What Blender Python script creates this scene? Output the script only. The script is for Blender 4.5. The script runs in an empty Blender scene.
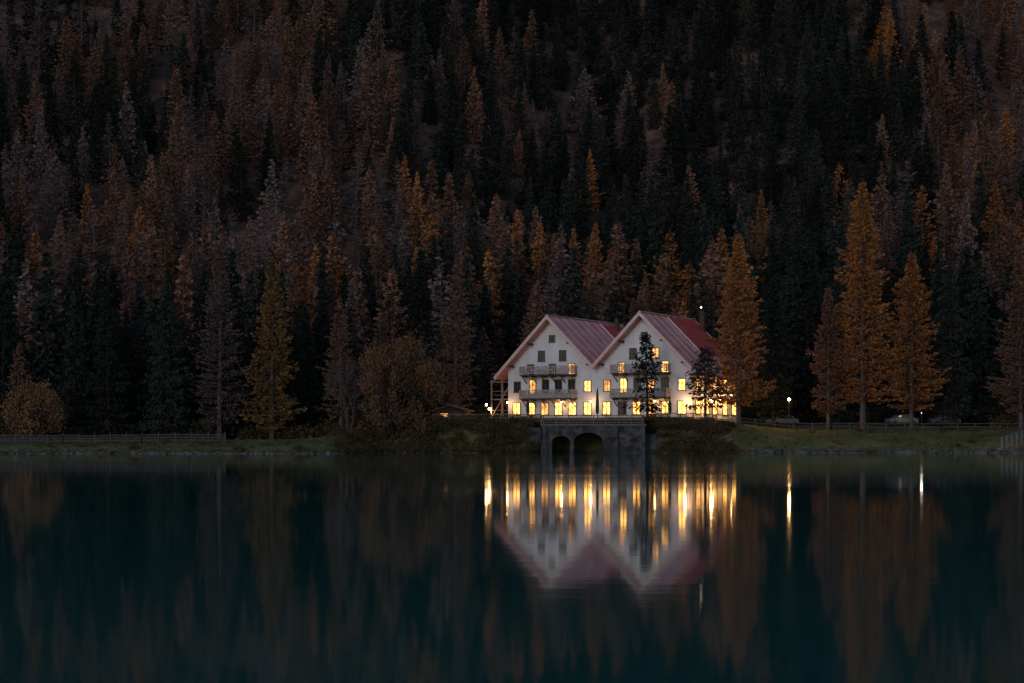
import bpy, math, random
import numpy as np
from mathutils import Vector, noise, Matrix

scene = bpy.context.scene
R = random.Random(7)

# ------------------------------------------------------------------ helpers
def smooth(a, b, x):
    t = max(0.0, min(1.0, (x - a) / (b - a)))
    return t * t * (3 - 2 * t)

def link(o, parent=None):
    scene.collection.objects.link(o)
    if parent is not None:
        o.parent = parent
    return o

def empty(name, loc=(0, 0, 0), rz=0.0):
    e = bpy.data.objects.new(name, None)
    e.empty_display_size = 0.5
    e.location = loc
    e.rotation_euler = (0, 0, rz)
    return link(e)

def nmat(name):
    m = bpy.data.materials.new(name)
    m.use_nodes = True
    nt = m.node_tree
    b = nt.nodes['Principled BSDF']
    return m, nt, b

def ramp(nt, fac, stops):
    r = nt.nodes.new('ShaderNodeValToRGB')
    el = r.color_ramp.elements
    while len(el) < len(stops):
        el.new(0.5)
    for e, (p, c) in zip(el, stops):
        e.position = p
        e.color = (c[0], c[1], c[2], 1)
    nt.links.new(fac, r.inputs[0])
    return r.outputs[0]

def noisetex(nt, scale, detail=4, rough=0.6, vec=None):
    n = nt.nodes.new('ShaderNodeTexNoise')
    n.inputs['Scale'].default_value = scale
    n.inputs['Detail'].default_value = detail
    n.inputs['Roughness'].default_value = rough
    if vec is None:
        tc = nt.nodes.new('ShaderNodeTexCoord')
        vec = tc.outputs['Object']
    nt.links.new(vec, n.inputs['Vector'])
    return n.outputs['Fac']

def surf(name, c1, c2, scale=1.5, rough=0.8, bump=0.0, metallic=0.0, spec=0.3):
    m, nt, b = nmat(name)
    f = noisetex(nt, scale, 4)
    col = ramp(nt, f, [(0.3, c1), (0.7, c2)])
    nt.links.new(col, b.inputs['Base Color'])
    b.inputs['Roughness'].default_value = rough
    b.inputs['Metallic'].default_value = metallic
    b.inputs['Specular IOR Level'].default_value = spec
    if bump > 0:
        bn = nt.nodes.new('ShaderNodeBump')
        bn.inputs['Strength'].default_value = bump
        bn.inputs['Distance'].default_value = 0.05
        f2 = noisetex(nt, scale * 6, 3)
        nt.links.new(f2, bn.inputs['Height'])
        nt.links.new(bn.outputs[0], b.inputs['Normal'])
    return m

def barkmat(name, col):
    m = bpy.data.materials.new(name); m.use_nodes = True
    nt = m.node_tree; nt.nodes.remove(nt.nodes['Principled BSDF'])
    b = nt.nodes.new('ShaderNodeBsdfDiffuse')
    nt.links.new(b.outputs[0], nt.nodes['Material Output'].inputs['Surface'])
    f = noisetex(nt, 3.0, 2)
    nt.links.new(ramp(nt, f, [(0.3, col), (0.7, [c*2.0 for c in col])]), b.inputs['Color'])
    return m

def foliage(name, ca, cb, var=0.35):
    """leaf colour: per-tuft tint attribute x per-tree random"""
    m = bpy.data.materials.new(name); m.use_nodes = True
    nt = m.node_tree; nt.nodes.remove(nt.nodes['Principled BSDF'])
    b = nt.nodes.new('ShaderNodeBsdfDiffuse')
    nt.links.new(b.outputs[0], nt.nodes['Material Output'].inputs['Surface'])
    at = nt.nodes.new('ShaderNodeAttribute'); at.attribute_name = 'tint'
    oi = nt.nodes.new('ShaderNodeObjectInfo')
    mx = nt.nodes.new('ShaderNodeMath'); mx.operation = 'MULTIPLY_ADD'
    nt.links.new(oi.outputs['Random'], mx.inputs[0]); mx.inputs[1].default_value = 0.5
    mm = nt.nodes.new('ShaderNodeMath'); mm.operation = 'MULTIPLY'; mm.inputs[1].default_value = 0.5
    nt.links.new(at.outputs['Fac'], mm.inputs[0])
    nt.links.new(mm.outputs[0], mx.inputs[2])
    col = ramp(nt, mx.outputs[0], [(0.12, ca), (0.88, cb)])
    hs = nt.nodes.new('ShaderNodeHueSaturation')
    w = nt.nodes.new('ShaderNodeTexWhiteNoise'); w.noise_dimensions = '1D'
    nt.links.new(oi.outputs['Random'], w.inputs['W'])
    mr = nt.nodes.new('ShaderNodeMapRange')
    mr.inputs['To Min'].default_value = 1 - var; mr.inputs['To Max'].default_value = 1 + var
    nt.links.new(w.outputs['Value'], mr.inputs['Value'])
    nt.links.new(mr.outputs[0], hs.inputs['Value'])
    nt.links.new(col, hs.inputs['Color'])
    nt.links.new(hs.outputs[0], b.inputs['Color'])
    return m

def emis(name, col, strength, vary=0.0, scale=2.0, samp=True):
    m, nt, b = nmat(name)
    b.inputs['Base Color'].default_value = (0.3, 0.2, 0.1, 1)
    b.inputs['Emission Color'].default_value = (*col, 1)
    b.inputs['Emission Strength'].default_value = strength
    if vary > 0:
        f = noisetex(nt, scale, 3)
        c = ramp(nt, f, [(0.35, [x * (1 - vary) * y for x, y in zip(col, (1, .8, .6))]), (0.58, col)])
        nt.links.new(c, b.inputs['Emission Color'])
    if not samp:
        m.cycles.emission_sampling = 'NONE'
    return m

class MB:
    def __init__(s):
        s.v = []; s.f = []; s.m = []; s.t = []
    def add(s, vs, fs, mi=0, tint=0.5):
        o = len(s.v)
        s.v.extend([tuple(p) for p in vs])
        for f in fs:
            s.f.append(tuple(i + o for i in f)); s.m.append(mi); s.t.append(tint)
    def box(s, x0, x1, y0, y1, z0, z1, mi=0):
        s.add([(x0,y0,z0),(x1,y0,z0),(x1,y1,z0),(x0,y1,z0),(x0,y0,z1),(x1,y0,z1),(x1,y1,z1),(x0,y1,z1)],
              [(0,3,2,1),(4,5,6,7),(0,1,5,4),(1,2,6,5),(2,3,7,6),(3,0,4,7)], mi)
    def prism_xz(s, pts, y0, y1, mi=0):
        n = len(pts)
        vs = [(p[0], y0, p[1]) for p in pts] + [(p[0], y1, p[1]) for p in pts]
        fs = [tuple(range(n)), tuple(range(2*n-1, n-1, -1))]
        for i in range(n):
            j = (i+1) % n
            fs.append((i, i+n, j+n, j))
        s.add(vs, fs, mi)
    def beam(s, a, b, w, h=None, mi=0):
        a = Vector(a); b = Vector(b); h = h or w
        d = (b - a)
        if d.length < 1e-5: return
        d.normalize()
        up = Vector((0,0,1)) if abs(d.z) < 0.95 else Vector((0,1,0))
        r = d.cross(up).normalized(); u = r.cross(d).normalized()
        vs = []
        for p in (a, b):
            for i, j in ((-1,-1),(1,-1),(1,1),(-1,1)):
                vs.append(p + r*(i*w/2) + u*(j*h/2))
        s.add(vs, [(0,1,2,3),(7,6,5,4),(0,4,5,1),(1,5,6,2),(2,6,7,3),(3,7,4,0)], mi)
    def tube(s, a, b, ra, rb, n=6, mi=0):
        a = Vector(a); b = Vector(b); d = (b-a)
        if d.length < 1e-5: return
        d.normalize()
        up = Vector((0,0,1)) if abs(d.z) < 0.9 else Vector((1,0,0))
        r = d.cross(up).normalized(); u = r.cross(d)
        vs = []
        for p, q in ((a, ra), (b, rb)):
            for i in range(n):
                t = 2*math.pi*i/n
                vs.append(p + r*(math.cos(t)*q) + u*(math.sin(t)*q))
        fs = [(i, (i+1)%n, (i+1)%n+n, i+n) for i in range(n)]
        if n > 3:
            fs.append(tuple(range(n-1,-1,-1))); fs.append(tuple(range(n, 2*n)))
        s.add(vs, fs, mi)
    def sphere(s, c, r, mi=0, n=10, k=6, sz=1.0):
        vs = []; fs = []
        for i in range(k+1):
            ph = math.pi*i/k
            for j in range(n):
                th = 2*math.pi*j/n
                vs.append((c[0]+r*math.sin(ph)*math.cos(th), c[1]+r*math.sin(ph)*math.sin(th), c[2]+r*sz*math.cos(ph)))
        for i in range(k):
            for j in range(n):
                fs.append((i*n+j, i*n+(j+1)%n, (i+1)*n+(j+1)%n, (i+1)*n+j))
        s.add(vs, fs, mi)
    def tufts(s, C, A, L, W, T, rng, mi=1):
        N = len(C)
        if N == 0: return
        A = A / (np.linalg.norm(A, axis=1, keepdims=True) + 1e-9)
        rr = rng.normal(size=(N, 3))
        B = np.cross(A, rr); B /= (np.linalg.norm(B, axis=1, keepdims=True) + 1e-9)
        L = L[:, None]; W = W[:, None]
        V = np.stack([C - A*L/2, C + B*W/2, C + A*L/2, C - B*W/2], axis=1).reshape(-1, 3)
        o = len(s.v)
        s.v.extend(map(tuple, V.tolist()))
        s.f.extend([(o+4*i, o+4*i+1, o+4*i+2, o+4*i+3) for i in range(N)])
        s.m.extend([mi]*N); s.t.extend(T.tolist())
    def mesh(s, name, mats, tint=False):
        me = bpy.data.meshes.new(name)
        me.from_pydata(s.v, [], s.f)
        for m in mats: me.materials.append(m)
        me.polygons.foreach_set('material_index', s.m)
        if tint:
            a = me.attributes.new('tint', 'FLOAT', 'FACE')
            a.data.foreach_set('value', s.t)
        me.update()
        return me
    def obj(s, name, mats, parent=None, tint=False, bevel=0):
        me = s.mesh(name, mats, tint)
        o = bpy.data.objects.new(name, me)
        link(o, parent)
        if bevel:
            b = o.modifiers.new('bevel', 'BEVEL'); b.width = bevel; b.segments = 2; b.limit_method = 'ANGLE'
        return o

# ------------------------------------------------------------------ materials
m_plaster = surf('white_plaster', (0.62,0.63,0.69), (0.80,0.81,0.85), 0.6, 0.85, 0.15)
m_wood = surf('weathered_wood', (0.13,0.095,0.075), (0.25,0.19,0.15), 4, 0.8, 0.3)
m_wood_d = surf('dark_wood', (0.05,0.032,0.025), (0.11,0.07,0.05), 4, 0.8, 0.3)
m_greywood = surf('grey_fence_wood', (0.055,0.05,0.052), (0.12,0.11,0.11), 3, 0.85, 0.3)
m_barge = surf('bargeboard_paint', (0.64,0.42,0.38), (0.78,0.57,0.52), 3, 0.6)
m_roofp = surf('roof_sheet_faded_red', (0.66,0.19,0.17), (0.82,0.42,0.40), 0.55, 0.5, 0.1)
m_roofr = surf('roof_sheet_red', (0.52,0.035,0.030), (0.66,0.07,0.06), 1.2, 0.45, 0.1)
m_seam = surf('roof_seam', (0.66,0.45,0.43), (0.78,0.56,0.54), 2, 0.5)
m_frame = surf('window_frame', (0.10,0.06,0.045), (0.17,0.10,0.07), 4, 0.6)
m_metal = surf('dark_metal', (0.03,0.03,0.033), (0.06,0.06,0.065), 5, 0.45, 0, 0.6)
m_canvas = surf('green_canvas', (0.012,0.05,0.03), (0.02,0.075,0.045), 5, 0.8)
m_rock = surf('rock', (0.09,0.085,0.085), (0.22,0.20,0.195), 2.5, 0.9, 0.5)
m_lit = emis('lit_window', (1.0,0.47,0.10), 5.0, 0.75, 1.7, False)
m_lit2 = emis('lit_window_dim', (1.0,0.44,0.11), 1.8, 0.75, 1.6, False)
m_bulb = emis('lamp_bulb', (1.0,0.58,0.22), 50)
m_bulbw = emis('lamp_bulb_white', (1.0,0.80,0.6), 4, samp=False)
mg, nt, b = nmat('dark_glass')
b.inputs['Base Color'].default_value = (0.02,0.025,0.03,1); b.inputs['Roughness'].default_value = 0.12
m_glass = mg
m_stone, nt, b = nmat('stone_masonry')
tc = nt.nodes.new('ShaderNodeTexCoord')
vo = nt.nodes.new('ShaderNodeTexVoronoi'); vo.inputs['Scale'].default_value = 1.9
nt.links.new(tc.outputs['Object'], vo.inputs['Vector'])
c = ramp(nt, vo.outputs['Color'], [(0.1,(0.035,0.034,0.038)),(0.9,(0.14,0.132,0.137))])
nf = noisetex(nt, 0.7, 5)
c2 = ramp(nt, nf, [(0.35,(0.35,0.35,0.33)),(0.65,(1,1,1))])
mu = nt.nodes.new('ShaderNodeMix'); mu.data_type='RGBA'; mu.blend_type='MULTIPLY'; mu.inputs[0].default_value=1
nt.links.new(c, mu.inputs[6]); nt.links.new(c2, mu.inputs[7])
nt.links.new(mu.outputs[2], b.inputs['Base Color']); b.inputs['Roughness'].default_value=0.9
bn = nt.nodes.new('ShaderNodeBump'); bn.inputs['Strength'].default_value=0.6; bn.inputs['Distance'].default_value=0.05
nt.links.new(vo.outputs['Distance'], bn.inputs['Height']); nt.links.new(bn.outputs[0], b.inputs['Normal'])

m_bark = barkmat('bark', (0.035,0.026,0.022))
m_barkg = barkmat('bark_grey', (0.075,0.062,0.060))
f_spruce = foliage('spruce_needles', (0.013,0.020,0.020), (0.038,0.047,0.038), 0.45)
f_orange = foliage('larch_needles_gold', (0.28,0.112,0.044), (0.46,0.205,0.074), 0.3)
f_brown = foliage('larch_needles_brown', (0.130,0.073,0.056), (0.25,0.130,0.088), 0.4)
f_mauve = foliage('larch_twigs_mauve', (0.115,0.082,0.080), (0.20,0.140,0.130), 0.35)
f_rust = foliage('autumn_leaves_rust', (0.14,0.078,0.046), (0.31,0.165,0.085), 0.15)
f_golden = foliage('larch_needles_olive_gold', (0.17,0.098,0.042), (0.32,0.18,0.070), 0.15)
f_olive = foliage('shrub_leaves_olive', (0.042,0.034,0.018), (0.14,0.095,0.048), 0.4)
f_grass = foliage('dry_grass', (0.075,0.075,0.030), (0.21,0.160,0.075), 0.3)

# ------------------------------------------------------------------ terrain
def sp(x, w):
    if x / w > 30: return x
    return w * math.log(1 + math.exp(x / w))
def shore(x):
    c = smooth(-26, -14, x)
    ys = 190.5 + 9.0 * c
    ys += 3.6 * smooth(1.5, 3.6, x) * (1 - smooth(15.4, 18.5, x))
    ys -= 4.5 * smooth(52, 66, x)
    ys += 1.1 * noise.noise(Vector((x * 0.11, 3.1, 0))) + 0.5 * noise.noise(Vector((x * 0.45, 9.1, 0)))
    return ys
def height(x, y):
    ys = shore(x)
    s = y - ys
    if s < 0:
        return max(-6.0, 0.22 * s)
    cen = smooth(-30, -9, x) * (1 - smooth(22, 36, x))
    p = 1.55 + (3.8 - 1.55) * smooth(-27, -9, x)
    p = p + (2.7 - p) * smooth(22, 38, x)
    w = 13 - 8.0 * cen
    z = p * (0.45 * smooth(0, 3.0, s) + 0.55 * smooth(0, w, s))
    z += (0.12 + 0.25*cen*smooth(5,2,s)) * noise.noise(Vector((x*0.5, y*0.5, 2))) * smooth(0, 2, s)
    z += 0.035 * max(0, y - 215) * (1 - cen)
    yy = y + 14 * noise.noise(Vector((x * 0.011, 4.0, 0)))
    m = 0.25 * sp(yy - 246, 6) + 0.45 * sp(yy - 318, 14)
    k = smooth(250, 330, y)
    m += k * (9 * noise.noise(Vector((x*0.014, y*0.008, 7))) + 3.0 * noise.noise(Vector((x*0.05, y*0.03, 1))) + 0.8*noise.noise(Vector((x*0.2, y*0.2, 5))))
    gx = 60 - (y - 300) * 0.35
    m -= k * 6 * math.exp(-((x - gx) / 22) ** 2)
    return z + m

def axis(parts):
    out = []
    for a, b_, st in parts:
        n = max(1, round((b_ - a) / st))
        out += [a + (b_ - a) * i / n for i in range(n)]
    out.append(parts[-1][1])
    return out
xs = axis([(-900,-250,50),(-250,-75,5),(-75,75,0.9),(75,250,5),(250,900,50)])
ys_ = axis([(-900,150,70),(150,185,5),(185,225,0.6),(225,330,3),(330,560,4.5),(560,900,20)])
nx = len(xs)
V = [(x, y, height(x, y)) for y in ys_ for x in xs]
F = [(j*nx+i, j*nx+i+1, (j+1)*nx+i+1, (j+1)*nx+i) for j in range(len(ys_)-1) for i in range(nx-1)]
me = bpy.data.meshes.new('terrain'); me.from_pydata(V, [], F)
me.polygons.foreach_set('use_smooth', [True]*len(F))
m_ter, nt, b = nmat('mountain_ground')
tc = nt.nodes.new('ShaderNodeTexCoord'); sx = nt.nodes.new('ShaderNodeSeparateXYZ')
nt.links.new(tc.outputs['Object'], sx.inputs[0])
g1 = ramp(nt, noisetex(nt, 0.22, 7, 0.75), [(0.36,(0.070,0.085,0.030)),(0.50,(0.125,0.130,0.048)),(0.62,(0.21,0.160,0.080))])
g2 = ramp(nt, noisetex(nt, 0.12, 8, 0.8), [(0.36,(0.045,0.032,0.027)),(0.5,(0.115,0.072,0.058)),(0.66,(0.26,0.155,0.110))])
mr = nt.nodes.new('ShaderNodeMapRange'); mr.inputs['From Min'].default_value=222; mr.inputs['From Max'].default_value=245
nt.links.new(sx.outputs['Y'], mr.inputs['Value'])
mx = nt.nodes.new('ShaderNodeMix'); mx.data_type='RGBA'
nt.links.new(mr.outputs[0], mx.inputs[0]); nt.links.new(g1, mx.inputs[6]); nt.links.new(g2, mx.inputs[7])
g3 = ramp(nt, noisetex(nt, 1.5, 5, 0.7), [(0.35,(0.035,0.03,0.026)),(0.7,(0.17,0.15,0.13))])
mr2 = nt.nodes.new('ShaderNodeMapRange'); mr2.inputs['From Min'].default_value=0.15; mr2.inputs['From Max'].default_value=0.6
nt.links.new(sx.outputs['Z'], mr2.inputs['Value'])
mx2 = nt.nodes.new('ShaderNodeMix'); mx2.data_type='RGBA'
nt.links.new(mr2.outputs[0], mx2.inputs[0]); nt.links.new(g3, mx2.inputs[6]); nt.links.new(mx.outputs[2], mx2.inputs[7])
nt.links.new(mx2.outputs[2], b.inputs['Base Color'])
b.inputs['Roughness'].default_value=0.95; b.inputs['Specular IOR Level'].default_value=0.1
bn = nt.nodes.new('ShaderNodeBump'); bn.inputs['Strength'].default_value=0.9; bn.inputs['Distance'].default_value=0.6
nt.links.new(noisetex(nt, 0.9, 5, 0.7), bn.inputs['Height']); nt.links.new(bn.outputs[0], b.inputs['Normal'])
me.materials.append(m_ter)
link(bpy.data.objects.new('terrain', me))

# ------------------------------------------------------------------ lake
mb = MB()
mb.add([(-900,-900,0),(900,-900,0),(900,212,0),(-900,212,0)], [(0,1,2,3)])
m_w, nt, b = nmat('lake_water')
b.inputs['Base Color'].default_value = (0.005,0.088,0.072,1)
b.inputs['IOR'].default_value = 1.33
b.inputs['Specular IOR Level'].default_value = 0.5
tc = nt.nodes.new('ShaderNodeTexCoord'); mp = nt.nodes.new('ShaderNodeMapping')
mp.inputs['Scale'].default_value = (0.012, 0.09, 1)
nt.links.new(tc.outputs['Object'], mp.inputs[0])
rf = noisetex(nt, 1.0, 4, 0.6, mp.outputs[0])
mr = nt.nodes.new('ShaderNodeMapRange'); mr.inputs['From Min'].default_value=0.35; mr.inputs['From Max'].default_value=0.75
mr.inputs['To Min'].default_value=0.034; mr.inputs['To Max'].default_value=0.072
nt.links.new(rf, mr.inputs['Value']); nt.links.new(mr.outputs[0], b.inputs['Roughness'])
mp2 = nt.nodes.new('ShaderNodeMapping'); mp2.inputs['Scale'].default_value = (0.35, 1.1, 1)
nt.links.new(tc.outputs['Object'], mp2.inputs[0])
bn = nt.nodes.new('ShaderNodeBump'); bn.inputs['Strength'].default_value=0.05; bn.inputs['Distance'].default_value=0.03
nt.links.new(noisetex(nt, 1.0, 2, 0.5, mp2.outputs[0]), bn.inputs['Height']); nt.links.new(bn.outputs[0], b.inputs['Normal'])
mb.obj('lake_water', [m_w])

# ------------------------------------------------------------------ conifers
def conifer(seed, H, Rr, kind, dens=1.0, cb=0.08, lean=0.0, power=0.85, tsz=1.0, far=False):
    rng = np.random.default_rng(seed); r = random.Random(seed)
    mb = MB()
    bx = r.uniform(-1,1)*0.012*H + lean; by = r.uniform(-1,1)*0.012*H
    nseg = 4 if far else 8
    def tp(h):
        t = h / H
        return np.array([bx*t*t + 0.06*math.sin(5*t+seed), by*t*t + 0.06*math.cos(4*t+seed), h])
    rad0 = 0.011 * H + 0.05
    for i in range(nseg):
        h0 = H*i/nseg; h1 = H*(i+1)/nseg
        a = tp(h0); c = tp(h1)
        if i == 0: a[2] = -1.0
        mb.tube(a, c, rad0*(1-i/nseg)**0.9+0.015, rad0*(1-(i+1)/nseg)**0.9+0.012, 6 if not far else 3, 0)
    step = {'spruce':0.42,'larch':0.46,'bare':0.6}[kind] * (1.5 if far else 1)
    h = cb * H
    C=[];A=[];L=[];W=[];T=[]
    gapphase = r.uniform(0, 6)
    while h < H - 0.15:
        t = (h - cb*H) / (H*(1-cb))
        prof = (1-t)**power * min(1.0, 0.5 + t*5)
        prof *= 0.92 + 0.20*math.sin(h*1.3+gapphase) * (1-t) + r.uniform(-0.15, 0.12)
        rad = max(0.22, Rr*prof)
        n = r.choice([4,5,6,7])
        a0 = r.uniform(0, 6.28)
        clump = r.uniform(0.3, 0.7)
        for k in range(n):
            az = a0 + 6.283*k/n + r.uniform(-.4,.4)
            bl = rad * r.uniform(0.6, 1.12)
            if r.random() < 0.06: bl *= 1.3
            d = np.array([math.cos(az), math.sin(az), 0.0])
            side = np.array([-d[1], d[0], 0])
            base = tp(h + r.uniform(-.2,.2))
            if kind == 'spruce': sl = -0.55*(1-t)**1.0 + 0.45*t; curv = 0.30*(1-t)
            elif kind == 'larch': sl = -0.12*(1-t) + 0.5*t; curv = 0.12
            else: sl = -0.2*(1-t)+0.4*t; curv = 0.1
            def bp(s):
                return base + d*bl*s + np.array([0,0, bl*(sl*s + curv*s*s)])
            br = 0.012 + 0.012*bl
            if far:
                mb.tube(bp(0), bp(1), br, 0.006, 3, 0)
            else:
                p0 = bp(0); p1 = bp(0.5); p2 = bp(1.0)
                mb.tube(p0, p1, br, br*0.7, 3, 0); mb.tube(p1, p2, br*0.7, 0.005, 3, 0)
            ff = 0.50 if far else 1.0
            if kind == 'spruce': nt_ = int((3 + bl*8.5)*dens*ff)
            elif kind == 'larch': nt_ = int((3 + bl*8.5)*dens*ff)
            else: nt_ = int((1 + bl*5.0)*dens*ff)
            if r.random() < 0.10: nt_ = int(nt_*0.35)
            s = rng.uniform(0.10, 1.04, nt_)**0.7
            lat = (0.36*bl*(1.08-s)+0.18) * rng.normal(0, 0.75, nt_)
            cc = base[None,:] + d[None,:]*(bl*s)[:,None] + side[None,:]*lat[:,None]
            cc[:,2] += bl*(sl*s+curv*s*s) - np.abs(lat)*0.25 - (0.10 if kind=='spruce' else 0.0)*rng.uniform(0,1.5,nt_) + rng.normal(0,0.10,nt_)
            ax = d[None,:]*rng.uniform(0.3,1.1,nt_)[:,None] + side[None,:]*(np.sign(lat)*rng.uniform(0,0.9,nt_))[:,None]
            ax[:,2] += {'spruce':-0.55,'larch':0.0,'bare':0.1}[kind] + rng.normal(0,0.4,nt_)
            C.append(cc); A.append(ax)
            f = {'spruce':(0.34,0.62,0.34),'larch':(0.26,0.54,0.42),'bare':(0.35,0.7,0.12)}[kind]
            ll = rng.uniform(f[0], f[1], nt_)*tsz*(1.5 if far else 1)
            L.append(ll); W.append(ll*f[2]*rng.uniform(0.7,1.3,nt_)*(1.5 if far else 1.15))
            T.append(np.clip(clump + rng.normal(0,0.13,nt_),0,1))
        h += step*r.uniform(0.75,1.25)*(1.0 - 0.35*t)
    top = tp(H)
    mb.tube(tp(H-0.5), top+np.array([0,0,0.35]), 0.03, 0.006, 3, 1)
    mb.tufts(np.concatenate(C), np.concatenate(A), np.concatenate(L), np.concatenate(W), np.concatenate(T), rng, 1)
    if not far:
        for i in range(10):
            h = r.uniform(0.04, max(cb,0.12))*H; az = r.uniform(0,6.28); l = r.uniform(0.5,1.6)
            p = tp(h); q = p + np.array([math.cos(az)*l, math.sin(az)*l, -0.25*l])
            mb.tube(p, q, 0.025, 0.006, 3, 0)
    return mb

protos = bpy.data.collections.new('forest_tree_kinds')
specs = [
 ('spruce', f_spruce, 4.2, 0.04, 1.0, 0.90), ('spruce', f_spruce, 3.6, 0.06, 1.0, 0.85),
 ('spruce', f_spruce, 4.7, 0.04, 0.9, 1.0), ('spruce', f_spruce, 3.8, 0.08, 0.85, 0.85),
 ('larch', f_orange, 4.6, 0.08, 1.0, 0.85), ('larch', f_orange, 4.0, 0.10, 0.95, 0.78), ('larch', f_orange, 5.0, 0.08, 1.0, 0.95),
 ('larch', f_brown, 4.5, 0.08, 0.95, 0.82), ('larch', f_brown, 3.9, 0.10, 0.9, 0.76), ('larch', f_brown, 5.0, 0.08, 0.9, 0.95),
 ('larch', f_mauve, 4.2, 0.10, 0.8, 0.82), ('larch', f_mauve, 4.6, 0.10, 0.75, 0.86), ('bare', f_mauve, 4.0, 0.10, 1.3, 0.80),
]
for i, (kind, fm, rr, cb, dn, pw) in enumerate(specs):
    mbt = conifer(100+i, 20.0, rr, kind, dn, cb, 0, pw, far=True)
    mesh = mbt.mesh('forest_tree_%02d' % i, [m_bark if kind=='spruce' else m_barkg, fm], True)
    protos.objects.link(bpy.data.objects.new('forest_tree_%02d' % i, mesh))

def scatter(name, pts, coll):
    me = bpy.data.meshes.new(name)
    me.from_pydata([p[0] for p in pts], [], [])
    a = me.attributes.new('variant','INT','POINT'); a.data.foreach_set('value', [p[1] for p in pts])
    a = me.attributes.new('rot','FLOAT_VECTOR','POINT'); a.data.foreach_set('vector', [c for p in pts for c in p[2]])
    a = me.attributes.new('scl','FLOAT_VECTOR','POINT'); a.data.foreach_set('vector', [c for p in pts for c in p[3]])
    o = link(bpy.data.objects.new(name, me))
    ng = bpy.data.node_groups.new(name+'_scatter', 'GeometryNodeTree')
    ng.interface.new_socket('Geometry', in_out='INPUT', socket_type='NodeSocketGeometry')
    ng.interface.new_socket('Geometry', in_out='OUTPUT', socket_type='NodeSocketGeometry')
    N = ng.nodes; Lk = ng.links
    gi = N.new('NodeGroupInput'); go = N.new('NodeGroupOutput')
    ip = N.new('GeometryNodeInstanceOnPoints'); ci = N.new('GeometryNodeCollectionInfo')
    ci.inputs['Collection'].default_value = coll
    ci.inputs['Separate Children'].default_value = True
    ci.inputs['Reset Children'].default_value = True
    ip.inputs['Pick Instance'].default_value = True
    def na(nm, dt):
        n = N.new('GeometryNodeInputNamedAttribute'); n.data_type = dt; n.inputs['Name'].default_value = nm
        return n.outputs['Attribute']
    Lk.new(gi.outputs[0], ip.inputs['Points']); Lk.new(ci.outputs[0], ip.inputs['Instance'])
    Lk.new(na('variant','INT'), ip.inputs['Instance Index'])
    Lk.new(na('rot','FLOAT_VECTOR'), ip.inputs['Rotation']); Lk.new(na('scl','FLOAT_VECTOR'), ip.inputs['Scale'])
    Lk.new(ip.outputs[0], go.inputs[0])
    md = o.modifiers.new('scatter','NODES'); md.node_group = ng
    return o

def gauss(x, y, cx, cy, sx_, sy_):
    return math.exp(-((x-cx)/sx_)**2 - ((y-cy)/sy_)**2)

pts = []
gy = 204.0
while gy < 550:
    sp_ = 5.4 if gy < 330 else (5.9 if gy < 480 else 9.5)
    half = 0.32*gy + 20
    gx = -half
    while gx < half:
        x = gx + R.uniform(-.5,.5)*sp_; y = gy + R.uniform(-.5,.5)*sp_
        gx += sp_
        if x < -18: edge = 205.5 + 4*noise.noise(Vector((x*0.08,0,3))) + 8*smooth(-34,-18,x)
        elif x < 36: edge = 246
        elif x < 62: edge = 233
        else: edge = 218 + 8*smooth(80,62,x)
        if -18 <= x < -6: edge = 232 + 6*smooth(-14,-6,x)
        if y < edge: continue
        dn = 0.92 if y < 320 else 0.90
        n1 = noise.noise(Vector((x*0.03, y*0.03, 11)))
        n2 = noise.noise(Vector((x*0.012, y*0.012, 23)))
        n3 = noise.noise(Vector((x*0.09, y*0.09, 31)))
        if y > 300: dn += 0.40*n1
        strip = 104 + 0.25*(445-y) + 2*n3*3
        if y > 400 and abs(x-strip) < 6.0: continue
        dn -= 0.65*gauss(x,y,114,385,16,24)
        dn -= 0.85*gauss(x,y,-88,318,14,12)
        dn -= 0.50*gauss(x,y,-110,350,25,12)
        dn -= 0.35*gauss(x,y,-120,440,35,40)
        if R.random() > dn: continue
        band = math.exp(-((x - (38 - 0.9*(y-430)))/42)**2) * smooth(350, 390, y)
        pl = 0.50 + 0.9*n2 + 0.7*n1
        if y > 330: pl += 0.22*smooth(-30,-70,x) + 0.45*smooth(75,95,x)
        if y > 340: pl -= 0.20*smooth(-60,-10,x)*smooth(90,70,x)
        pl -= 0.70*band
        if y < 300: pl -= 0.10
        if x > 50 and y < 300: pl -= 0.32
        if R.random() < pl:
            og = 0.00 + 0.22*n3
            og += 0.48*gauss(x,y,34,300,42,40)
            og += 0.08*gauss(0,y,0,290,1,40)
            og += 0.22*smooth(70,95,x)*smooth(330,350,y)
            q = R.random()
            if q < og: var = R.choice([4,5,6])
            elif q < og + 0.45: var = R.choice([7,8,9])
            else: var = R.choice([10,11,12])
            if y < 260 and var >= 10 and R.random()<0.5: var = R.choice([7,8,9])
        else:
            var = R.choice([0,1,2,3])
        hs = R.uniform(0.75,1.22) if y < 300 else R.uniform(0.62,1.05)
        if R.random() < 0.15: hs *= 0.6
        z = height(x, y) - 0.3
        wd = hs*R.uniform(0.9,1.3)
        pts.append(((x,y,z), var, (R.gauss(0,0.02),R.gauss(0,0.02),R.uniform(0,6.28)), (wd,wd,hs)))
    gy += sp_
print('forest trees', len(pts))
scatter('conifer_forest', pts, protos)

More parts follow.
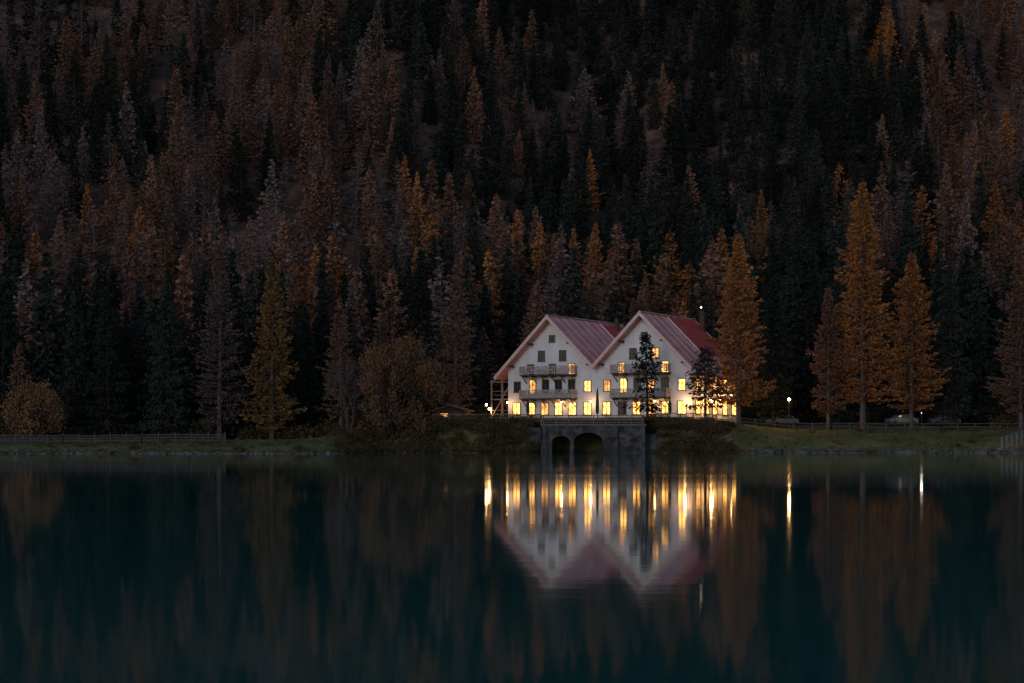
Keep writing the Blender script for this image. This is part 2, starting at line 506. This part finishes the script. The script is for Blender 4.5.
def tree(name, x, y, mbt, mats, rz=0.0, zoff=-0.2):
    o = bpy.data.objects.new(name, mbt.mesh(name, mats, True))
    o.location = (x, y, height(x,y)+zoff); o.rotation_euler = (0,0,rz)
    link(o); return o
SP=[m_bark,f_spruce]; OR=[m_barkg,f_orange]; BR=[m_barkg,f_brown]; MV=[m_barkg,f_mauve]
tree('spruce_tree', 16.3, 205.0, conifer(1, 11.6, 2.4, 'spruce', 0.7, 0.22, power=0.5), SP)
tree('pine_tree', 23.4, 206.0, conifer(2, 9.2, 3.5, 'spruce', 0.9, 0.24, power=0.55), SP)
tree('larch_tree', 27.6, 207.0, conifer(3, 23.0, 4.7, 'larch', 1.8, 0.12, power=0.72), OR)
tree('larch_tree', 44.6, 216.0, conifer(4, 32.0, 5.6, 'larch', 1.7, 0.13, power=0.75), OR)
tree('larch_tree', 50.3, 214.0, conifer(5, 22.5, 4.8, 'larch', 1.6, 0.13, power=0.7), OR)
tree('larch_tree', 39.7, 213.5, conifer(6, 18.0, 3.4, 'larch', 1.5, 0.14, power=0.75), BR)
tree('spruce_tree', 56.0, 217.0, conifer(7, 22.0, 4.2, 'spruce', 1.4, 0.10), SP)
tree('larch_tree', 62.5, 209.0, conifer(8, 22.5, 4.4, 'larch', 1.4, 0.12, power=0.8), BR)
tree('spruce_tree', 34.0, 221.0, conifer(9, 20.0, 4.2, 'spruce', 1.4, 0.10), SP)
tree('larch_tree', -29.2, 207.0, conifer(10, 22.5, 4.5, 'larch', 1.5, 0.08, power=0.8), [m_barkg, f_golden])
tree('larch_tree', -35.5, 206.5, conifer(11, 24.0, 4.7, 'larch', 1.0, 0.10, power=0.8), MV)
tree('spruce_tree', -41.5, 205.0, conifer(12, 20.0, 4.2, 'spruce', 1.3, 0.06), SP)
tree('spruce_tree', -49.0, 206.0, conifer(13, 18.5, 4.0, 'spruce', 1.3, 0.06), SP)
tree('larch_tree', -21.0, 208.5, conifer(14, 17.0, 3.4, 'larch', 0.8, 0.15), BR)
tree('larch_tree', -7.5, 226.0, conifer(15, 22.0, 4.2, 'larch', 0.9, 0.12), BR)
tree('spruce_tree', -12.0, 224.0, conifer(16, 23.0, 4.2, 'spruce', 1.3, 0.08), SP)

def broadleaf(seed, H, spread, leafn, stems=4, tsz=0.3, wide=1.0, low=False):
    r = random.Random(seed); rng = np.random.default_rng(seed)
    mb = MB(); ends = []
    def grow(p, d, l, rad, depth):
        q = p
        for k in range(2):
            d2 = (d + Vector((r.gauss(0,.12), r.gauss(0,.12), r.gauss(0,.08)))).normalized()
            q2 = q + d2*(l/2)
            mb.tube(q, q2, rad*(1-0.15*k), rad*(0.85-0.15*k), 5 if depth<3 else 3, 0)
            q = q2
            if depth >= 3: ends.append((q.copy(), d2.copy()))
        if depth >= 5: return
        for k in range(r.choice([2,3,3])):
            ax = Vector((r.gauss(0,1), r.gauss(0,1), r.gauss(0,0.6)+0.12)).normalized()
            nd = (d + ax*r.uniform(0.55,0.9)).normalized()
            grow(q, nd, l*r.uniform(0.66,0.86), rad*0.6, depth+1)
    for s in range(stems):
        az = 6.28*s/stems + r.uniform(-.5,.5)
        grow(Vector((math.cos(az)*0.15, math.sin(az)*0.15, -0.5)), Vector((math.cos(az)*spread, math.sin(az)*spread, 1)).normalized(), H*0.27, 0.016*H, 0)
    if low:
        for s in range(9):
            az = 6.28*s/9 + r.uniform(-.3,.3)
            z0 = r.uniform(0.3,2.0)
            grow(Vector((math.cos(az)*0.3, math.sin(az)*0.3, z0)), Vector((math.cos(az), math.sin(az), r.uniform(0.1,0.5))).normalized(), H*0.17, 0.007*H, 2)
    n = len(ends)
    E = np.array([e[0][:] for e in ends]); D = np.array([e[1][:] for e in ends])
    per = rng.uniform(0.1, 1, n)**1.5
    idx = rng.choice(n, leafn, p=per/per.sum())
    C = E[idx] + rng.normal(0, 0.34, (leafn,3))
    A = D[idx] + rng.normal(0,0.8,(leafn,3))
    L = rng.uniform(0.5,1.2,leafn)*tsz
    T = np.clip(per[idx]*0.5 + rng.normal(0.25,0.2,leafn),0,1)
    mb.tufts(C, A, L, L*rng.uniform(0.35,0.7,leafn), T, rng, 1)
    k = H/C[:,2].max()
    kx = wide/np.percentile(np.abs(C[:,0]), 96) if wide != 1.0 else k
    mb.v = [(a*kx, b_*kx, c_*k) for a,b_,c_ in mb.v]
    return mb
tree('autumn_birch_tree', -14.1, 202.3, broadleaf(21, 13.2, 0.6, 14000, 6, 0.36, 5.0, True), [m_bark, f_rust])
tree('autumn_birch_tree', -56.2, 200.5, broadleaf(22, 8.0, 0.45, 5000, 4, 0.34, 2.8, True), [m_bark, f_rust])
tree('autumn_birch_tree', -19.7, 204.5, broadleaf(23, 9.5, 0.3, 1200, 3, 0.24, 2.6), [m_barkg, f_mauve])

# --- bank vegetation
bank = bpy.data.collections.new('bank_plants')
for i in range(3):
    o = bpy.data.objects.new('plant_%d'%i, broadleaf(40+i, 1.4, 0.9, 400, 4, 0.26).mesh('plant_%d'%i, [m_bark, f_olive], True)); bank.objects.link(o)
for i in range(3):
    rng = np.random.default_rng(60+i); n = 60
    mbt = MB(); az = rng.uniform(0,6.28,n); rr = rng.uniform(0,0.35,n)
    C = np.stack([np.cos(az)*rr, np.sin(az)*rr, rng.uniform(0.1,0.3,n)],1)
    A = np.stack([np.cos(az)*rr*1.5, np.sin(az)*rr*1.5, np.ones(n)],1)
    mbt.tufts(C, A, rng.uniform(0.3,0.8,n), rng.uniform(0.03,0.08,n), rng.uniform(0,1,n), rng, 0)
    o = bpy.data.objects.new('plant_%d'%(3+i), mbt.mesh('plant_%d'%(3+i), [f_grass], True)); bank.objects.link(o)
bp = []
for i in range(5200):
    x = R.uniform(-78, 82) if i % 3 else R.uniform(-20,28); s = R.random()**1.5*12 + 0.15
    ys0 = shore(x); y = ys0 + s
    if 2.6 < x < 16.6 and y < 209: continue
    if y > 208 and -3 < x < 34: continue
    z = height(x,y)
    steep = smooth(-24,-16,x)*(1-smooth(23,29,x))
    if steep > 0.5 and s < 5.5:
        v = R.choice([0,1,2,3,4,5]); sc = R.uniform(0.35,0.9)
        if v > 2: sc *= 1.1
    else:
        if s > 2.5 and R.random() < 0.6: continue
        v = R.choice([3,4,5]); sc = R.uniform(0.2,0.55)
        if R.random() < 0.04: v = R.choice([0,1,2])
    bp.append(((x,y,z-0.03), v, (0,0,R.uniform(0,6.28)), (sc,sc,sc*R.uniform(0.7,1.2))))
for i in range(420):
    zone = R.random()
    if zone < .45: x = R.uniform(-75,-18); y = R.uniform(206,220)
    elif zone < .6: x = R.uniform(64,88); y = R.uniform(220,232)
    else: x = R.uniform(-16,60); y = R.uniform(238,250)
    sc = R.uniform(0.8,2.0)
    bp.append(((x,y,height(x,y)-0.05), R.choice([0,1,2]), (0,0,R.uniform(0,6.28)), (sc,sc,sc)))
scatter('bank_shrubs', bp, bank)

rocks = bpy.data.collections.new('shore_rock_kinds')
for i in range(4):
    mbt = MB(); mbt.sphere((0,0,0), 0.5, 0, 10, 7, 0.6)
    mbt.v = [tuple(Vector(p)*(1+0.45*noise.noise(Vector(p)*2.2+Vector((i*7,0,0))))) for p in mbt.v]
    rocks.objects.link(bpy.data.objects.new('rock_%d'%i, mbt.mesh('rock_%d'%i, [m_rock])))
rp = []
for i in range(1500):
    x = R.uniform(-80,82); y = shore(x)+R.gauss(0.15,0.55)
    if i % 6 == 0: x = R.choice([R.uniform(-18,3), R.uniform(16.5,26)]); y = shore(x)+R.uniform(0,4)
    if 3 < x < 16.2: continue
    sc = R.uniform(0.15,0.6)*(1.5 if R.random()<0.08 else 1)
    rp.append(((x,y,height(x,y)), R.randrange(4), (R.uniform(-.3,.3),R.uniform(-.3,.3),R.uniform(0,6.28)), (sc*R.uniform(0.8,1.5),sc,sc*R.uniform(0.6,1))))
scatter('shore_rocks', rp, rocks)

# ------------------------------------------------------------------ hotel
H0 = empty('lakeside_hotel', (-0.5, 222.0, 4.0), math.radians(-30))
EV, PK = 6.6, 13.1
walls = MB()
LENS = (20.0, 15.0)
for gi_, x0 in enumerate((0.0, 13.1)):
    x1 = x0 + (13.09 if gi_ == 0 else 13.1)
    xc = x0 + 6.55
    walls.prism_xz([(x0,-3),(x1,-3),(x1,EV),(xc,PK-0.1),(x0,EV)], 0.0, LENS[gi_], 0)
walls.box(-0.06, 26.26, -0.06, 0.02, -3, 0.35, 1)
walls.obj('walls', [m_plaster, m_stone], H0)

roof = MB()
def slope(xr, zr, xe, ze, y0, y1, mi, seam=True, th=0.28):
    roof.prism_xz([(xr,zr),(xe,ze),(xe,ze-th),(xr,zr-th)], y0, y1, mi)
    if seam:
        y = y0 + 0.05
        while y < y1:
            roof.prism_xz([(xr,zr+0.07),(xe,ze+0.07),(xe,ze+0.003),(xr,zr+0.003)], y, y+0.06, 2)
            y += 2.1
        for t in (0.33,0.66,0.985):
            xa = xr+(xe-xr)*t; za = zr+(ze-zr)*t
            xb = xr+(xe-xr)*(t+0.011); zb = zr+(ze-zr)*(t+0.011)
            roof.prism_xz([(xa,za+0.06),(xb,zb+0.06),(xb,zb+0.002),(xa,za+0.002)], y0+0.1, y1-0.1, 2)
sl = (PK-EV)/6.55
for gi_, x0 in enumerate((0.0, 13.1)):
    xc = x0+6.55; x1 = x0+13.1; Ln = LENS[gi_]
    top = PK+0.28
    lo = x0-1.25 if gi_==0 else x0
    hi = x1 if gi_==0 else x1+1.25
    slope(xc, top, lo, top-sl*(xc-lo), -1.4, Ln+0.6, 0)
    slope(xc+0.002, top, hi, top-sl*(hi-xc), -1.4, Ln+0.6, 0)
    for xe in (lo, hi):
        ze = top - sl*abs(xe-xc)
        roof.prism_xz([(xc,top+0.12),(xe,ze+0.12),(xe,ze-0.42),(xc,top-0.42)], -1.56, -1.403, 1)
    roof.box(xc-0.16, xc+0.16, -1.4, Ln+0.6, top+0.06, top+0.16, 1)
    for t in (-0.9,-0.45,0.0,0.45,0.9):
        px_ = xc + 6.3*t; pz = PK-0.35-sl*abs(6.3*t)
        roof.box(px_-0.11, px_+0.11, -1.3, -0.01, pz-0.2, pz+0.02, 3)
def field(x0,x1,y0,y1,xc,top):
    z0 = top - sl*(x0-xc); z1 = top - sl*(x1-xc)
    roof.prism_xz([(x0,z0+0.16),(x1,z1+0.16),(x1,z1+0.01),(x0,z0+0.01)], y0, y1, 4)
    for yy in (y0-0.1,y1):
        roof.prism_xz([(x0,z0+0.22),(x1,z1+0.22),(x1,z1+0.004),(x0,z0+0.004)], yy, yy+0.1, 2)
field(19.95, 24.6, 6.3, 15.0, 19.65, PK+0.28)
field(7.0, 9.5, 13.0, 19.8, 6.55, PK+0.28)
roof.obj('roof', [m_roofp, m_barge, m_seam, m_wood_d, m_roofr], H0)

chim = MB()
for (cx,cy,ct) in ((7.4,17.0,PK+0.9),(18.6,4.0,PK+0.75)):
    chim.box(cx-0.25,cx+0.25,cy-0.25,cy+0.25,PK-3,ct,0)
    chim.box(cx-0.33,cx+0.33,cy-0.33,cy+0.33,ct,ct+0.1,1)
chim.tube((12.4,9,9),(12.4,9,15.6),0.04,0.03,6,1)
chim.beam((11.9,9,15.0),(12.9,9,15.0),0.04,0.04,1); chim.beam((12.0,9,15.3),(12.8,9,15.3),0.04,0.04,1)
chim.box(20.9,21.5,14.2,14.8,9,14.4,0)
chim.box(20.8,21.6,14.1,14.9,14.4,14.5,1)
chim.obj('chimneys', [m_wood_d, m_metal], H0)

fr = MB(); gl = MB(); bal = MB()
def win(u, z, w, h, lit=0, face='f', off=0.0):
    def bx(m, a0,a1,d0,d1,z0,z1,mi):
        if face == 'f': m.box(a0,a1,off-d1,off-d0,z0,z1,mi)
        else: m.box(off+d0,off+d1,a0,a1,z0,z1,mi)
    t = 0.09
    bx(gl, u-w/2,u+w/2,0.004,0.03,z-h/2,z+h/2,lit)
    bx(fr, u-w/2-t,u-w/2,0.003,0.10,z-h/2,z+h/2,0); bx(fr, u+w/2,u+w/2+t,0.003,0.10,z-h/2,z+h/2,0)
    bx(fr, u-w/2-t,u+w/2+t,0.003,0.11,z+h/2,z+h/2+t,0); bx(fr, u-w/2-t-0.06,u+w/2+t+0.06,0.003,0.16,z-h/2-t,z-h/2,0)
    bx(fr, u-0.035,u+0.035,0.031,0.07,z-h/2,z+h/2,0)
    if h < 1.7: bx(fr, u-w/2,u-0.036,0.031,0.065,z+h*0.12,z+h*0.12+0.05,0); bx(fr, u+0.036,u+w/2,0.031,0.065,z+h*0.12,z+h*0.12+0.05,0)
for g, x0 in enumerate((0.0, 13.1)):
    win(x0+6.55, 10.5, 0.7, 0.8, 0)
    for u, l in ((5.0, 0),(8.1, 0)) if g==0 else ((5.0, 0),(8.1, 2)):
        win(x0+u, 8.3, 0.85, 1.25, l)
    for u, l in (((3.4,0),(6.6,0),(9.4,2)) if g==0 else ((3.4,2),(6.6,0),(9.4,1))):
        win(x0+u, 6.55, 0.85, 1.3, l)
    ul = ((1.4,0),(3.7,2),(5.6,0),(7.5,0),(9.4,0),(11.7,1)) if g==0 else ((1.4,2),(3.7,1),(5.6,0),(7.5,2),(9.4,0),(11.7,1))
    for u, l in ul: win(x0+u, 4.35, 0.85, 1.3 if u in (1.4,11.7) else 1.7, l)
    for k, u in enumerate((1.3,3.5,5.5,7.5,9.5,11.7)):
        l = (1,1,2,1,1,1)[k] if g==0 else (1,0,1,2,1,1)[k]
        win(x0+u, 1.5, 1.0, 1.5, l)
for v, l in ((1.6,1),(4.2,1),(6.8,1),(10,1),(13,1)):
    win(v, 1.6, 1.3, 1.7, l, 's', 26.2)
for v, l in ((1.6,1),(4.2,0),(6.8,1),(10,1),(13,2)):
    win(v, 4.5, 1.0, 1.4, l, 's', 26.2)
fr.obj('window_frames', [m_frame], H0)
gl.obj('window_panes', [m_glass, m_lit, m_lit2], H0)

def balcony(x0, x1, zf):
    bal.box(x0, x1, -1.35, 0.0, zf-0.16, zf, 1)
    for u in np.linspace(x0+0.3, x1-0.3, 6):
        bal.box(u-0.07,u+0.07,-1.3,-0.005,zf-0.34,zf-0.163,1)
        bal.beam((u,-1.15,zf-0.3),(u,-0.02,zf-1.1),0.1,0.1,1)
    bal.box(x0-0.05,x1+0.05,-1.43,-1.30,zf+0.98,zf+1.07,0)
    bal.box(x0,x1,-1.40,-1.33,zf+0.10,zf+0.18,0)
    for xe in (x0,x1):
        bal.box(xe-0.04,xe+0.04,-1.29,-0.003,zf+0.98,zf+1.06,0)
        bal.box(xe-0.03,xe+0.03,-1.29,-0.003,zf+0.10,zf+0.17,0)
        for yv in np.arange(-1.2,-0.05,0.2): bal.box(xe-0.02,xe+0.02,yv-0.04,yv+0.04,zf+0.175,zf+0.975,0)
    n = int((x1-x0)/1.25); w = (x1-x0)/n
    for i in range(n+1):
        bal.box(x0+i*w-0.06,x0+i*w+0.06,-1.41,-1.32,zf-0.1,zf+0.975,0)
    for i in range(n):
        a = x0+i*w+0.06; c = a+w-0.12; mid=(a+c)/2
        bal.beam((a,-1.365,zf+0.18),(c,-1.365,zf+0.97),0.06,0.07,0)
        bal.beam((a,-1.355,zf+0.97),(c,-1.355,zf+0.18),0.06,0.07,0)
        bal.beam((mid,-1.36,zf+0.18),(mid,-1.36,zf+0.97),0.05,0.05,0)
        bal.beam((a,-1.36,zf+0.57),(c,-1.36,zf+0.57),0.05,0.05,0)
        for q in (0.17,0.33,0.67,0.83):
            uu = a+(c-a)*q; bal.box(uu-0.045,uu+0.045,-1.35,-1.335,zf+0.185,zf+0.97,0)
for x0 in (0.0, 13.1):
    balcony(x0+2.5, x0+10.2, 5.9)
    balcony(x0+2.5, x0+10.2, 2.85)
bal.obj('balconies', [surf('balcony_wood', (0.33,0.28,0.26), (0.52,0.45,0.42), 4, 0.8, 0.3), m_wood_d], H0)

st = MB()
for xx in (-3.4,-1.8,-0.25):
    for yy in (1.5,4.5): st.box(xx-0.08,xx+0.08,yy-0.08,yy+0.08,-2.5,6.1 if xx>-3 else 5.4,0)
for zz in (0.4,2.9,5.2):
    st.box(-3.5,-0.1,1.35,4.65,zz-0.12,zz,0)
    for k in (0.5,1.0): st.beam((-3.45,1.5,zz+k),(-0.2,1.5,zz+k),0.06,0.06,0)
st.beam((-3.4,1.5,0.4),(-1.8,1.5,2.9),0.18,0.1,0); st.beam((-1.8,1.5,2.9),(-0.3,1.5,5.2),0.18,0.1,0)
st.beam((-3.4,4.5,2.9),(-1.8,4.5,0.4),0.1,0.1,0)
st.obj('stair_tower', [surf('stair_wood',(0.28,0.22,0.18),(0.42,0.34,0.29),4,0.8)], H0)

def lantern(parent, x, y, z, energy, name='wall_lantern', bulb=0, r=0.13):
    l = MB()
    l.sphere((x,y,z), r, 0, 6, 4)
    l.tube((x,y,z+r-.01),(x,y,z+r+.07),r+.03,0.04,8,1)
    l.tube((x,y,z-r-.03),(x,y,z-r+.02),0.06,0.1,8,1)
    l.obj(name, [m_bulb if bulb==0 else m_bulbw, m_metal], parent)
    if energy > 0:
        ld = bpy.data.lights.new(name+'_light','POINT'); ld.energy = energy
        ld.color = (1.0,0.50,0.18) if bulb==0 else (1,.85,.7); ld.shadow_soft_size = 0.14
        lo = bpy.data.objects.new(name+'_light', ld); lo.location = (x,y,z-0.32); link(lo, parent)
for u, e in ((0.4,45), (8.4,50), (12.6,60), (21.5,60), (25.6,120)):
    lantern(H0, u, -0.9, 2.35, e, r=0.10)
lantern(H0, 27.4, 2.9, 2.5, 300); lantern(H0, 27.6, 9.0, 3.2, 380)
lantern(H0, 21.2, 14.0, 14.9, 0, 'roof_lamp', 1, 0.13)
lantern(H0, -3.6, 1.2, 1.6, 110, r=0.15)

tr = MB()
tr.add([(-9,203.6,3.83),(20,203.6,3.83),(26,209,3.83),(26,213,3.83),(-3,223,3.87),(-9,216,3.85)], [(0,1,2,3,4,5)])
tr.obj('terrace_paving', [surf('paving', (0.13,0.125,0.12),(0.22,0.21,0.20),1.5,0.85)])

# ------------------------------------------------------------------ boathouse with arches
B0 = empty('stone_boathouse', (3.6, 199.6, 0.0))
def arch_wall(mb, x0, x1, z0, z1, arches, y0, y1, mi):
    arches = sorted(arches); cur = x0
    for (xc,hw,zs) in arches:
        mb.box(cur, xc-hw, y0, y1, z0, z1, mi)
        N_ = 12
        for i in range(N_):
            a0 = math.pi*(1-i/N_); a1 = math.pi*(1-(i+1)/N_)
            xa = xc+hw*math.cos(a0); xb = xc+hw*math.cos(a1)
            za = zs+0.62*hw*math.sin(a0); zb = zs+0.62*hw*math.sin(a1)
            mb.prism_xz([(xa,za),(xb,zb),(xb,z1),(xa,z1)], y0, y1, mi)
        cur = xc+hw
    mb.box(cur, x1, y0, y1, z0, z1, mi)
bh = MB()
arch_wall(bh, 0, 12.0, -2.5, 3.2, [(2.15,1.05,1.35),(5.35,1.7,1.35)], 0.0, 0.6, 0)
bh.box(0,0.6,0.6,6.5,-2.5,3.2,0); bh.box(11.4,12.0,0.6,6.5,-2.5,3.2,0); bh.box(0.6,11.4,6.0,6.5,-2.5,3.2,0)
bh.box(3.25,3.6,0.603,5.9,-2.5,3.1,0); bh.box(7.2,7.6,0.603,5.9,-2.5,3.1,0)
bh.box(-0.12,12.12,-0.12,6.6,3.203,3.42,1)
bh.obj('masonry', [m_stone, surf('concrete_slab',(0.10,0.097,0.097),(0.17,0.165,0.165),1.5,0.85,0.2)], B0)
bar = MB()
bar.prism_xz([(8.2,-2),(8.9,-2),(8.75,3.1),(8.35,3.1)], -0.35, -0.005, 0)
bar.prism_xz([(-0.3,-2),(0.5,-2),(0.4,3.1),(-0.05,3.1)], -0.35, -0.005, 0)
bar.obj('buttresses', [m_stone], B0)

def fence(name, pts, mat, h=1.05, post=1.6, rails=(0.35,0.7,1.0), bal_=0.0, w=0.09, parent=None):
    f = MB()
    for a, c in zip(pts[:-1], pts[1:]):
        L_ = math.dist(a[:2], c[:2]); n = max(1, round(L_/post))
        prev = None
        for i in range(n+1):
            t = i/n; x = a[0]+(c[0]-a[0])*t; y = a[1]+(c[1]-a[1])*t
            z = (a[2]+(c[2]-a[2])*t) if len(a) > 2 and len(c) > 2 else height(x,y)
            jit = R.uniform(-.03,.03)
            f.beam((x,y,z-0.3),(x+jit,y,z+h+R.uniform(0,0.08)),w*1.3,w*1.3)
            if prev:
                for r_ in rails: f.beam((prev[0],prev[1],prev[2]+r_),(x,y,z+r_),w*0.6,w)
                if bal_:
                    m_ = int(math.dist(prev[:2],(x,y))/bal_)
                    for k in range(1,m_):
                        q = k/m_; bx_ = prev[0]+(x-prev[0])*q; by_ = prev[1]+(y-prev[1])*q; bz_ = prev[2]+(z-prev[2])*q
                        f.beam((bx_,by_+0.03,bz_+0.1),(bx_,by_+0.03,bz_+rails[-1]+R.uniform(-.01,.04)),0.05,0.03)
            prev = (x,y,z)
    return f.obj(name, [mat], parent)
fence('wooden_railing', [(3.7,199.7,3.42),(15.5,199.7,3.42),(15.5,203.0,3.5)], m_wood, 1.0, 1.5, (0.15,0.55,0.98), 0.22)
fence('wooden_railing', [(-9.5,204.0,3.6),(-3.0,203.4,3.6),(3.4,203.2,3.6),(3.5,200.0,3.42)], m_wood, 1.0, 1.5, (0.15,0.55,0.98), 0.3)
fence('wooden_railing', [(15.7,204.8),(22,206.5),(28,209)], m_wood, 1.0, 1.6, (0.4,0.9))
fence('plank_fence', [(-63,196.5),(-52,197.0),(-43,197.5),(-33.5,198.5)], m_greywood, 1.15, 2.0, (0.3,0.62,0.95), 0.16)
fence('wooden_railing', [(28,212),(40,213),(54,214),(66,212)], m_greywood, 0.9, 2.2, (0.45,0.85))
fence('jetty_railing', [(54.0,187.5,0.75),(60.5,196.5,1.9),(66,200,2.4)], surf('pale_wood',(0.15,0.145,0.14),(0.26,0.25,0.24),3,0.8), 1.1, 1.5, (0.35,0.7,1.05), 0)
rw = MB()
rw.box(-1.5,3.45,201.9,202.5,-1,3.0,0); rw.box(15.75,19.5,201.6,202.2,-1,2.2,0)
rw.obj('retaining_wall', [m_stone])

# ------------------------------------------------------------------ other things
def parasol(x, y, hgt):
    e = empty('closed_parasol', (x,y,3.84))
    p = MB(); p.tube((0,0,0),(0,0,hgt),0.04,0.03,8,0); p.box(-0.35,0.35,-0.35,0.35,0,0.1,0)
    p.obj('pole',[m_metal],e)
    c = MB(); n = 14; prof = [(0.9,0.16),(1.3,0.24),(2.2,0.21),(hgt-0.6,0.13),(hgt-0.05,0.03)]
    vs=[]
    for z,r_ in prof:
        for j in range(n):
            rr = r_*(1.0 if j%2 else 0.68); t=6.283*j/n
            vs.append((rr*math.cos(t),rr*math.sin(t),z))
    fs=[(i*n+j,i*n+(j+1)%n,(i+1)*n+(j+1)%n,(i+1)*n+j) for i in range(len(prof)-1) for j in range(n)]
    c.add(vs,fs,0); c.obj('canopy',[m_canvas],e)
parasol(10.6, 211.0, 4.2); parasol(2.0, 212.5, 3.0); parasol(19.2,206.8,2.9)

def street_lamp(x, y, h, energy, bulb=0, r=0.13):
    e = empty('street_lamp', (x,y,height(x,y)))
    p = MB(); p.tube((0,0,-0.3),(0,0,h),0.06,0.04,8,0); p.tube((0,0,-0.1),(0,0,0.5),0.1,0.08,8,0); p.obj('pole',[m_metal],e)
    lantern(e, 0, 0, h+0.15, energy, 'lamp_head', bulb, r)
street_lamp(34.8, 213.5, 3.6, 200, r=0.17)
street_lamp(-3.2, 212.0, 1.9, 70)
street_lamp(24.6, 208.6, 2.4, 150)
street_lamp(54.2, 225.0, 1.8, 30, 1, 0.06)

S0 = empty('garden_shed', (-8.0, 219.5, 3.7), math.radians(-12))
s = MB()
s.prism_xz([(-2,-1),(2,-1),(2,1.5),(0,2.1),(-2,1.5)],0,3,0); s.obj('walls',[m_wood_d],S0)
s = MB(); s.prism_xz([(0,2.35),(2.4,1.6),(2.4,1.48),(0,2.22)],-0.5,3.4,0); s.prism_xz([(0,2.35),(-2.4,1.6),(-2.4,1.48),(0,2.22)],-0.5,3.4,0); s.obj('roof',[m_wood],S0)
s = MB(); s.box(-1.3,-0.3,-0.03,-0.003,0.4,1.2,0); s.obj('window',[m_lit2],S0)
s = MB(); s.box(0.4,1.3,-0.05,-0.003,-0.3,1.35,0); s.obj('door',[m_wood],S0)

def car(x, y, rz, col):
    e = empty('parked_car', (x,y,height(x,y)+0.02), rz)
    paint = surf('car_paint', col, [c*1.1 for c in col], 1, 0.3, spec=0.5)
    body = MB()
    prof = [(-2.1,0.35),(-2.15,0.75),(-1.95,0.95),(-1.3,1.0),(-0.7,1.42),(0.9,1.46),(1.6,1.0),(2.05,0.92),(2.1,0.35)]
    body.prism_xz(prof,-0.85,0.85,0)
    body.obj('body',[paint],e,bevel=0.08)
    g = MB()
    for sy in (-1,1):
        y0,y1 = sorted((sy*0.853,sy*0.862))
        g.prism_xz([(-1.1,1.0),(-0.65,1.34),(0.05,1.36),(0.05,1.0)],y0,y1,0); g.prism_xz([(0.12,1.0),(0.12,1.36),(0.85,1.38),(1.35,1.0)],y0,y1,0)
    g.obj('windows',[m_glass],e)
    w = MB()
    for wx in (-1.3,1.3):
        for wy in (-0.88,0.66): w.tube((wx,wy,0.32),(wx,wy+0.22,0.32),0.32,0.32,16,0)
    w.obj('wheels',[m_metal],e)
car(52.5, 229.0, 0.2, (0.22,0.22,0.24)); car(58.5, 230.0, 0.1, (0.10,0.105,0.12)); car(36.5, 229.5, 0.3, (0.30,0.30,0.31))

# ------------------------------------------------------------------ sky + sun
w = bpy.data.worlds.new('World'); scene.world = w; w.use_nodes = True
nt = w.node_tree; bg = nt.nodes['Background']
sk = nt.nodes.new('ShaderNodeTexSky'); sk.sky_type = 'NISHITA'; sk.sun_disc = False
sk.sun_elevation = math.radians(14); sk.sun_rotation = math.radians(205)
sk.dust_density = 0.2; sk.ozone_density = 2.4
nt.links.new(sk.outputs[0], bg.inputs[0]); bg.inputs[1].default_value = 0.092
sd = bpy.data.lights.new('sun','SUN'); sd.energy = 0.38; sd.angle = math.radians(14); sd.color = (1.0,0.80,0.75)
so = bpy.data.objects.new('sun', sd)
so.rotation_euler = (math.radians(76), 0, math.radians(-25)); link(so)

# ------------------------------------------------------------------ camera
cd = bpy.data.cameras.new('camera'); cd.sensor_width = 36; cd.lens = 59.77
cd.shift_y = 94.5/1024; cd.clip_start = 0.5; cd.clip_end = 3000
co = bpy.data.objects.new('camera', cd); co.location = (0,0,2.0); co.rotation_euler = (math.radians(90),0,0)
link(co); scene.camera = co
scene.view_settings.view_transform = 'Standard'; scene.view_settings.look = 'None'
scene.view_settings.exposure = 0
